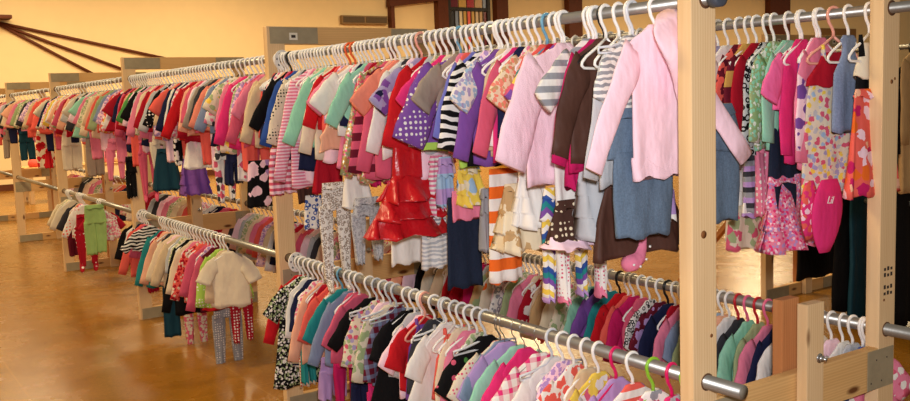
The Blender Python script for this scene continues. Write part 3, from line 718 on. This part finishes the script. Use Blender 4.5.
# labels from what each thing hangs beside
BN = {'UL': 'upper front rail', 'LL': 'lower front rail', 'UR': 'upper back rail', 'LR': 'lower back rail'}
GR = {'UL': 'clothes on the upper front rail', 'LL': 'clothes on the lower front rail', 'UR': 'clothes on the upper back rail', 'LR': 'clothes on the lower back rail'}
BAY = ['nearest', 'second', 'third', 'fourth', 'farthest']
ORDN = ['', 'second', 'third', 'fourth', 'fifth', 'sixth', 'seventh', 'eighth', 'ninth', 'tenth']
seen = {}
def unique(options, tail):
    for o_ in options:
        if o_ not in seen and len(o_.split()) <= 16: seen[o_] = 1; return o_
    for o_ in options[:1]:
        for q in range(1, 10):
            l_ = f'{tail}, {ORDN[q]} such from near end'
            if l_ not in seen and len(l_.split()) <= 16: seen[l_] = 1; return l_
    print('SAME', options[0]); return options[0]
for r in RAIL:
    L = sorted([d for d in ITEMS if d['rail'] == r], key=lambda d: d['y']); H = [d for d in L if 'h' in d]
    sh = lambda k: L[k]['short'] if 0 <= k < len(L) else ('end post' if k < 0 else 'far end')
    for j, d in enumerate(L):
        bay = BAY[max(0, min(4, int(d['y']//3.05)))]; w = ' '.join(d['desc'].split()[:6]); rn = BN[r]
        ops = [f'{w}, {bay} bay {rn}, between {sh(j-1)} and {sh(j+1)}']
        if len(ops[0].split()) > 16: ops = [f'{w}, {bay} bay {rn}, beside {sh(j-1)}', f'{w}, {bay} bay {rn}, beside {sh(j+1)}']
        for p_ in (2, 3, 4): ops += [f'{w}, {bay} bay {rn}, near {sh(j-p_)} and {sh(j+1)}', f'{w}, {bay} bay {rn}, near {sh(j-1)} and {sh(j+p_)}', f'{w}, {bay} bay {rn}, near {sh(j-p_)} and {sh(j+p_)}']
        d['o']['label'] = unique(ops, f'{w}, {bay} bay {rn}'); d['o']['group'] = GR[r]
    for j, d in enumerate(H):
        bay = BAY[max(0, min(4, int(d['y']//3.05)))]; hw = {'clear': 'clear plastic', 'wire': 'thin wire'}.get(d['hang'], d['hang']+' plastic')
        a = H[j-1]['short'] if j else 'end post'; b = H[j+1]['short'] if j+1 < len(H) else 'far end'; a2 = H[j-2]['short'] if j > 1 else 'end post'; b2 = H[j+2]['short'] if j+2 < len(H) else 'far end'; s_ = d['short']; w4 = ' '.join(d['desc'].split()[:5])
        ops = [f'{hw} hanger holding {w4}, {bay} {BN[r]}']+[f'{hw} hanger holding {s_} between {p_} and {q_}, {bay} {BN[r]}' for p_, q_ in ((a, b), (a2, b), (a, b2), (a2, b2))]
        if 'small' in w4: ops = ops[1:]
        d['h']['label'] = unique(ops, f'{hw} hanger holding {s_}, {bay} {BN[r]}')
for y_, lab in ((.275, 'beside the pink fleece hoodie'), (.33, 'between the swirl-print tee and the grey cardigan'), (.39, 'above the dark brown gathered skirt'), (.45, 'beside the brown velour jacket')):
    h = bpy.data.objects.new('clothes_hanger', HM['white']); COL.objects.link(h); h.location = (0, y_, RAIL['UL'][1]); h.rotation_euler.z = .08
    tag(h, 'empty white plastic hanger '+lab+', nearest upper front rail', 'hanger', 'plastic and wire hangers on the four rails')

# ------------------------------------------------------------------ small hanging things
def pink_bootie():
    y = .34; a = at(620, 240, 1, y); b = at(646, 270, 1, y); X, Z = RAIL['UL']
    t = empty('baby_bootie', ((a.x+b.x)/2, y, b.z)); tag(t, 'pink baby bootie with pale dots dangling under the dark brown skirt', 'bootie')
    w = (b.x-a.x); h = a.z-b.z
    link('bootie_body', *tube([(w*.38, 0, h), (w*.33, 0, h*.7), (w*.15, -.005, h*.42), (-w*.15, -.01, h*.30), (-w*.36, -.01, h*.30), (-w*.46, -.01, h*.3)], [.014, .018, .026, .030, .026, .01], 12), mat('solid:pink'), t)
    for k, (dx, dz) in enumerate(((-.3, .3), (-.05, .22), (.18, .4), (.33, .75))):
        link('snap', *tube([(w*dx, -.036, h*dz), (w*dx, -.042, h*dz)], .004, 8), PL('white', (248, 247, 243)), t)
pink_bootie()
def pink_cap():
    y = .17; X = .949; a = at(793, 182, 1, y); b = at(834, 247, 1, y); cx = (a.x+b.x)/2; cz = (a.z+b.z)/2; w = (b.x-a.x)/2; h = (a.z-b.z)/2
    t = empty('baby_bib', (cx, y-.03, cz-h)); tag(t, 'bright pink baby bib with white writing hanging before the sparkly skirt', 'bib')
    rings = []
    for i in range(9):
        q = i/8; r = sin(pi*(.12+.80*q))**.7; rings.append([(w*.78*r*cos(2*pi*k/20)*(1-.15*q)+w*.12+(.5-q)*w*.2, -.012+.018*r*sin(2*pi*k/20), h*2*(1-q)) for k in range(20)])
    link('bib_front', *loft(rings), mat('solid:hotpink'), t)
    rings = []
    for i in range(9):
        q = i/8; r = sin(pi*(.08+.85*q))**.6; rings.append([(w*.4*r*cos(2*pi*k/16)-w*.45, .01+.015*r*sin(2*pi*k/16), h*2*(1-q*.8)) for k in range(16)])
    link('bib_side', *loft(rings), mat('floral:hotpink:coral:palepink:40'), t)
    fc = bpy.data.curves.new('bib_writing', 'FONT'); fc.body = 'Lil'; fc.size = .038; fc.extrude = .0008; fc.shear = .3
    fo = bpy.data.objects.new('bib_writing', fc); COL.objects.link(fo); fo.parent = t; fo.location = (-w*.15, -.034, h*1.38); fo.rotation_euler = (pi/2, .1, 0); fc.materials.append(PL('white', (248, 247, 243)))
    bpy.context.view_layer.update(); me = bpy.data.meshes.new_from_object(fo); mo = bpy.data.objects.new('bib_writing', me); COL.objects.link(mo); mo.parent = t; mo.location = fo.location; mo.rotation_euler = fo.rotation_euler; bpy.data.objects.remove(fo)
pink_cap()
def divider(rail, y, lab):
    X, Z = RAIL[rail]; n = 28; vs = []; fs = []; R, r, h = .056, .024, .003
    for k in range(n):
        c, s = cos(2*pi*k/n), sin(2*pi*k/n)
        vs += [(R*c, -h, R*s), (r*c, -h, r*s), (r*c, h, r*s), (R*c, h, R*s)]
    for k in range(n):
        a, b = k*4, ((k+1) % n)*4
        for q in range(4): fs.append((a+q, a+(q+1) % 4, b+(q+1) % 4, b+q))
    t = link('size_divider', vs, fs, PL('white', (248, 247, 243)), None, False, (X, y, Z-.012)); t.rotation_euler.z = .25
    tag(t, lab, 'rail divider', 'round white size dividers')
    for k in range(7):
        a = .3+k*.9; o = box('printed_mark', -.004, .004, -.0042, -.003, -.006, .006, plain('ink', (60, 60, 66), .7), t, 0)
        o.location = (.040*cos(a), 0, .040*sin(a)); o.rotation_euler.y = -a
divider('LL', 2.93, 'round white size divider on the lower front rail beside the second frame post')
divider('UL', 2.97, 'round white size divider on the upper front rail beside the second frame post')
divider('LL', 6.02, 'round white size divider on the lower front rail beside the third frame post')

# ------------------------------------------------------------------ wooden frames and rails
WV = wood('pine_upright', (216, 178, 128), (240, 210, 164), 2); WH = wood('pine_board', (206, 158, 96), (236, 194, 132), 0); WR = wood('reddish_pine', (184, 116, 66), (212, 150, 96), 2)
PLATE = plain('galvanised_plate', (164, 152, 124), .65, .15, .4, .3, 60, .25); PIPE = plain('galvanised_pipe', (168, 166, 160), .38, .75, .5, .15, 30); STEEL = plain('bolt_steel', (190, 190, 190), .3, .9)
DARK = plain('black_plastic_cap', (66, 72, 84), .5); INK = plain('stamp_ink', (52, 42, 36), .8); PAPER = plain('paper', (228, 222, 206), .8)
ORD = ['near', 'second', 'third', 'fourth', 'fifth', 'farthest']
def frame(k, X0=0., Y=None, lab=None, w=.949):
    Y = 3.05*k if Y is None else Y; t = empty('rack_frame', (X0, Y, 0)); tag(t, lab or f'pine end frame of the clothes rack, {ORD[k]} one along the rails', 'rack frame', 'pine frames of the long clothes rack' if not lab else None)
    for x in (0, w):
        p = box('post', -.060 if x == 0 else -.047, .044 if x == 0 else .05, -.022, .03, 0, 2.22, WV, t, .003, (x, 0, 0))
        for z in (.911, 2.042):
            v, f = tube([(0, -.0222, z), (0, -.0232, z)], .027, 16)
            link('pipe_hole', v, f, plain('hole_shadow_wood', (96, 62, 36), .9), p)
    for z0, z1, nm in ((2.12, 2.22, 'top_board'), (.70, .85, 'cross_board'), (.0, .10, 'base_board')):
        box(nm, .0455, w-.0455, -.019, .019, z0, z1, WH, t)
        e = .115 if nm == 'cross_board' else .21
        for x0, x1 in ((-.043, e+.04), (w-e, w+.043)):
            g = box('gusset_plate', x0, x1, -.0245, -.0225, z0+.004, z1-.004, PLATE, t, .0005)
            if nm == 'top_board' and k in (1,): box('sticker', (x0+x1)/2-.03, (x0+x1)/2+.02, -.0252, -.0246, 2.145, 2.185, PAPER, g, 0); box('sticker_print', (x0+x1)/2-.018, (x0+x1)/2+.008, -.0256, -.0253, 2.157, 2.173, INK, g, 0)
            for q in range(4 if nm == 'cross_board' else 0):
                bx = x0+.02+.032*q; link('nail_head', *tube([(bx, -.0246, z0+.03+.08*(q % 2)), (bx, -.0256, z0+.03+.08*(q % 2))], .003, 8), INK, g)
    ztop = 1.085
    box('middle_post', w/2-.0445, w/2+.0445, -.063, -.0245, 0, ztop, WV, t)
    box('middle_post', w/2-.0445, w/2+.0445, .0315, .070, 0, ztop, WR, t)
    b = link('bolt', *tube([(w/2+.02, -.0635, .90), (w/2+.02, -.090, .90)], .0055, 10), STEEL, t)
    link('washer', *tube([(w/2+.02, -.0635, .90), (w/2+.02, -.066, .90)], .016, 20), STEEL, b)
    link('hex_nut', *tube([(w/2+.02, -.0665, .90), (w/2+.02, -.076, .90)], .011, 6), STEEL, b)
    return t
for k in range(6):
    fr = frame(k)
    if k == 0:
        for kx, kz, kr in ((-.012, 1.36, .012), (.955, 1.79, .008), (.974, 1.80, .005), (.02, 1.05, .006), (.93, 1.02, .005)):
            link('wood_knot', *tube([(kx, -.0222, kz), (kx, -.0228, kz)], kr, 14), plain('knot_brown', (132, 84, 46), .7, 0, .2, .3, 90, .3), fr)
    if k == 0:
        for c in range(3):
            for r in range(5):
                z = 1.125-.022*r*1.0
                if r == 2: continue
                box('grade_stamp', .949-.016+.020*c-.006, .949-.016+.020*c+.006, -.0230, -.0222, z, z+(.014 if (r+c) % 2 else .010), INK, fr, 0)
for r, (X, Z) in RAIL.items():
    for k in range(5):
        y0 = 3.05*k+.0; y1 = 3.05*(k+1)
        if k == 0: y0 = {'UL': -.06, 'LL': -.155, 'UR': -.25, 'LR': -.25}[r]
        rr = .0185 if r[0] == 'U' else .022
        o = link('garment_rail', *tube([(X, y0, Z), (X, y1-.001, Z)], rr, 20), PIPE, None)
        tag(o, f'grey metal pipe rail, {BN[r].replace(" rail", "")} position, {BAY[k]} bay of the rack', 'rail', 'metal pipe rails of the rack')
        if k == 0 and r == 'UL': link('end_cap', *tube([(0, y0-.022, Z), (0, y0-.02, Z), (0, y0+.012, Z), (0, y0+.014, Z)], [.020, .027, .027, .022], 20), DARK, o)
        if k == 0 and r == 'LL': link('pipe_mouth', *tube([(0, y0-.0015, Z), (0, y0+.001, Z)], .017, 16), plain('pipe_inside', (120, 112, 98), .6), o)

# ------------------------------------------------------------------ neighbouring rack with dark clothes
X2 = 4.33
f1 = frame(1, X2, 3.05, 'pine frame of the neighbouring rack standing alone on the golden floor')
br = box('brace', -.03, .03, -.02, .02, 0, 1.25, WR, f1, .003, (-.02, .95, .03)); br.rotation_euler.x = .75
for zz, nm in ((2.042, 'upper'), (.911, 'lower')):
    tag(link('garment_rail', *tube([(X2, -1.5, zz), (X2, 3.05, zz)], .019, 16), PIPE), f'grey pipe rail of the neighbouring rack, {nm} of its two', 'rail')
def hang2(u0, v0, u1, v1, desc, cat, m, kind='coat'):
    uc = (u0+u1)/2; y = y_for(uc, X2, 1.2); a = at(u0, v0, 1, y); b = at(u1, v1, 1, y); c = (a.x+b.x)/2
    t = empty(desc.split()[-1], (c, y, 2.042)); tag(t, desc+' on the neighbouring rack', cat, 'dark clothes on the neighbouring rack'); w = (b.x-a.x)/2; z0 = a.z-2.042; z1 = b.z-2.042
    bodice('bodice', mat(m), t, [(z0, w*.35), (z0-.04, w*.75), (z0-.14, w*.9), ((z0+z1)/2, w*.92), (z1, w)], seed=int(u0), th=.03, amp=.015)
    if kind == 'coat':
        for s in (-1, 1): sleeve('sleeve', mat(m), t, (s*w*.6, 0, z0-.08), (s*w*1.0, 0, z0-.65), .07, .05, 3+s)
    h = bpy.data.objects.new('clothes_hanger', HM['black']); COL.objects.link(h); h.location = (c if abs(c-X2) < .12 else X2, y, 2.042)
    tag(h, f'black plastic hanger holding {desc} on neighbouring rack', 'hanger')
hang2(836, 60, 872, 302, 'long black coat', 'coat', 'solid:black')
hang2(850, 120, 874, 322, 'dark teal velvet dress', 'dress', 'velour:darkteal', 'dress')
hang2(797, 130, 842, 270, 'plain black skirt', 'skirt', 'solid:black', 'dress')
hang2(812, 60, 850, 235, 'charcoal knit dress', 'dress', 'solid:charcoal', 'dress')
hang2(896, 62, 920, 318, 'long jet-black robe', 'robe', 'solid:black')
hang2(903, 52, 926, 190, 'cream wool cardigan', 'cardigan', 'solid:tan')
hang2(790, 60, 815, 150, 'dark navy blouse', 'blouse', 'solid:navy')

# ------------------------------------------------------------------ far table with bundles of clothes
tb = at(18, 214, 2, 0.); tx, ty = 2.3, 18.3
t = empty('sale_table', (tx, ty, 0)); tag(t, 'low wooden table heaped with red bundles beyond the racks', 'table')
box('table_top', -1.3, 1.3, -.4, .4, .66, .72, WH, t)
for a in (-1.2, 1.2):
    for b in (-.33, .33): box('leg', a-.04, a+.04, b-.04, b+.04, 0, .66, WV, t)
rnd = random.Random(4)
for k in range(9):
    c = ['coral', 'rose', 'red', 'crimson', 'salmon', 'pink', 'cream', 'teal', 'red'][k]; w = ['coral', 'rose', 'scarlet', 'crimson', 'salmon', 'pink', 'cream', 'teal', 'cherry red'][k]
    rings = []; W, D, H = rnd.uniform(.11, .15), .15, rnd.uniform(.16, .3); x = -1.1+k*.275; p = rnd.random()*6
    for i in range(8):
        q = i/7; r = sin(pi*(.12+.8*q))**.5*(1-.25*q); rings.append([(W*r*cos(2*pi*j/16)*(1+.1*sin(3*pi*j/8+p)), D*r*sin(2*pi*j/16), H*q) for j in range(16)])
    o = link('clothes_bundle', *loft(rings), mat('solid:'+c), None, True, (tx+x, ty-.12, .722)); tag(o, f'{w} cloth bundle heaped on the low table beyond the racks', 'bundle', 'bundles on the far table')

# ------------------------------------------------------------------ hall
def floor_mat():
    n = NT('golden_floor'); x, y, z = n.xyz(); g1 = n.noise(42, 6).outputs[0]; g2 = n.noise(3.2, 4).outputs[0]; g3 = n.noise(190, 3).outputs[0]
    c = n.mix(n.ma('ADD', n.ma('MULTIPLY', g1, .5), n.ma('MULTIPLY', g2, .5)), lin((92, 54, 6)), lin((184, 126, 30)))
    c = n.mix(n.ma('MULTIPLY', n.ma('GREATER_THAN', g3, .56), .5), c, lin((98, 64, 30)))
    def ln(v):
        f = n.ma('ABSOLUTE', n.ma('SUBTRACT', n.ma('FRACT', n.ma('MULTIPLY', v, 1/1.22)), .5)); return n.ma('GREATER_THAN', f, .4955)
    c = n.mix(n.ma('MULTIPLY', n.ma('MAXIMUM', ln(x), ln(y)), .14), c, lin((216, 170, 90)))
    n.put(n.b.inputs['Base Color'], c); r = n.ma('ADD', n.ma('MULTIPLY', g2, .2), .16); n.put(n.b.inputs['Roughness'], r); n.b.inputs['Specular IOR Level'].default_value = .4
    bp = n.n('Bump'); bp.inputs['Strength'].default_value = .10; bp.inputs['Distance'].default_value = .0015; n.put(bp.inputs['Height'], n.noise(60, 2).outputs[0]); n.put(n.b.inputs['Normal'], bp.outputs[0]); return n.m
tag(box('floor', -12, 45, -6, 22, -.1, 0, floor_mat(), None, 0), kind='structure')
WALL = plain('pale_yellow_wall', (240, 214, 166), .85, 0, .2, .1, 12, .04); BEAM = plain('stained_beam', (92, 44, 22), .6, 0, .3, .2, 30, .25)
tag(box('wall_back', -12, 45, 22, 22.2, 0, 8, WALL, None, 0), kind='structure')
tag(box('wall_left', -12.2, -12, -6, 22.2, 0, 8, WALL, None, 0), kind='structure')
tag(box('baseboard_back', -12, 45, 21.97, 21.999, 0, .15, BEAM, None, 0), kind='structure')
YW = 21.999
n_tr = [0]
def trimbox(u0, v0, u1, v1, d=.2, z1=None, z0=None):
    a = at(u0, v0, 1, YW); b = at(u1, v1, 1, YW); n_tr[0] += 1
    return tag(box(f'trim_{n_tr[0]}', min(a.x, b.x), max(a.x, b.x), YW-d, YW, z0 if z0 is not None else min(a.z, b.z), z1 if z1 is not None else max(a.z, b.z), BEAM, None, .01), kind='structure')
for u0, u1 in ((433.5, 445), (492, 504.5), (564, 578), (765, 785)): trimbox(u0, 0, u1, 40, .25, 8, 0)
trimbox(387, 0, 393, 60, .22, None, 0)
a, b, c, d = at(388, -2, 1, YW-.15), at(437, -8, 1, YW-.15), at(437, 1, 1, YW-.15), at(388, 7, 1, YW-.15)
vs = [(p.x, p.y+e, p.z) for e in (-.1, .1) for p in (a, b, c, d)]
n_tr[0] += 1; tag(link(f'trim_{n_tr[0]}', vs, [(0, 1, 2, 3), (7, 6, 5, 4), (0, 4, 5, 1), (1, 5, 6, 2), (2, 6, 7, 3), (3, 7, 4, 0)], BEAM, None, False), kind='structure')
for i, ((u0, v0), (u1, v1)) in enumerate((((-14, 20), (168, 59)), ((-14, 19), (122, 69)), ((-14, 17.5), (95, 75)))):
    p, q = at(u0, v0, 1, 21.95), at(u1, v1, 1, 21.95)
    o = link('truss_rod', *tube([p, q], .036, 8), BEAM); tag(o, ['dark wooden rod, topmost of three fanning down the far yellow wall', 'dark wooden rod, middle of three fanning down the far yellow wall', 'dark wooden rod, steepest of three fanning down the far yellow wall'][i], 'rod', 'rods fanning over the far wall')
p, q = at(-20, 12, 1, 21.7), at(11, 18, 1, 21.7); tag(box('wall_bracket', p.x, q.x, 21.5, YW, at(11, 19, 1, 21.7).z, at(11, 15.5, 1, 21.7).z, BEAM, None, .02), 'short dark beam end on the far wall above the fanned rods', 'bracket')
# wall vent
p, q = at(342, 15, 1, 21.85), at(388, 24.5, 1, 21.85); cx = (p.x+q.x)/2
t = empty('wall_vent', (cx, 21.85, q.z)); tag(t, 'wide brown-grey vent cover high on the far yellow wall', 'vent'); w = (q.x-p.x)/2; h = p.z-q.z
VM = plain('vent_metal', (132, 104, 66), .6); box('frame', -w, w, 0, .14, 0, h, VM, t, .01)
for x0, x1 in ((-w+.04, -.03), (.03, w-.04)): box('louver_panel', x0, x1, -.02, -.002, .04, h-.04, plain('vent_dark', (84, 66, 44), .7), t, .005)
# brown board on the wall at the right
p, q = at(818, 28, 1, 21.9), at(856, 46, 1, 21.9)
t = box('notice_board', p.x, q.x, 21.9, YW, q.z, p.z, plain('board_brown', (128, 92, 44), .7), None, .01); tag(t, 'brown board on the far wall above the flowered halter dress', 'board')
# window with coloured panes
p, q = at(446, -10, 1, YW-.1), at(490, 34, 1, YW-.1); z0, z1, xa, xb = q.z-.6, p.z, p.x, q.x
t = empty('window_1', (0, 0, 0)); tag(t, kind='structure'); FR = plain('dark_window_frame', (30, 22, 18), .5)
box('window_frame', xa, xb, YW-.14, YW-.10, z1-.1, z1, FR, t, .005); box('window_frame', xa, xb, YW-.14, YW-.10, z0, z0+.1, FR, t, .005)
for x in (xa, xb-.12): box('window_frame', x, x+.12, YW-.16, YW-.08, z0, z1, FR, t, .005)
zm = at(468, 9.5, 1, YW-.1).z; box('mullion', xa, xb, YW-.15, YW-.09, zm-.05, zm+.05, FR, t, .005)
pc = ['charcoal', 'greyblue', 'cream', 'gold', 'coral', 'gold', 'beige', 'tan', 'maroon', 'greyblue']
n_ = 9; dx = (xb-xa-.24)/n_
for i in range(n_):
    x = xa+.12+dx*i; cc = C[pc[i]]
    box('coloured_pane', x+.015, x+dx-.015, YW-.12, YW-.10, z0+.1, zm-.06, plain('pane_'+pc[i], cc, .25), t, .004)
    if i % 2 == 0: box('coloured_pane', x+.015, x+2*dx-.02 if i < n_-1 else x+dx-.015, YW-.12, YW-.10, zm+.06, zm+.5, plain('pane_'+['maroon', 'gold', 'crimson', 'tan', 'greyblue'][i//2], C[['maroon', 'gold', 'crimson', 'tan', 'greyblue'][i//2]], .25), t, .004)
for i in range(n_+1): box('mullion', xa+.12+dx*i-.014, xa+.12+dx*i+.014, YW-.14, YW-.09, z0+.1, zm-.05, FR, t, .002)

# ------------------------------------------------------------------ light
W = bpy.data.worlds.new('hall_air'); S.world = W; W.use_nodes = True; bg = W.node_tree.nodes['Background']
bg.inputs[0].default_value = (1., .80, .55, 1); bg.inputs[1].default_value = .22
def area(name, loc, size, power, c, rot=(0, 0, 0), sy=None):
    l = bpy.data.lights.new(name, 'AREA'); l.energy = power; l.color = c; l.size = size
    if sy: l.shape = 'RECTANGLE'; l.size_y = sy
    o = bpy.data.objects.new(name, l); COL.objects.link(o); o.location = loc; o.rotation_euler = rot; return o
WARM = (1., .75, .42)
for i, (x, y) in enumerate(((-3, 3), (-3, 9), (-2, 16), (3, 17), (5, 6), (10, 12), (12, 16), (21, 16), (29, 15), (1, 18.5), (6, 18.5))): area(f'hall_lamp_wall_fill', (x, y, 5.6), 1.6, 200 if y > 18 else 560 if x > 11 else 235, WARM)  # warm hall lamps, plus unseen ones added near the back wall to brighten it
fl = area('camera_flash', CAM+up*.14+rt*.05-fw*.02, .09, 78, (.98, .97, 1.)); fl.rotation_euler = (fw*-1).to_track_quat('Z', 'Y').to_euler()
S.view_settings.view_transform = 'Standard'; S.view_settings.look = 'None'; S.view_settings.exposure = 0; S.view_settings.gamma = 1
S.view_settings.use_curve_mapping = False
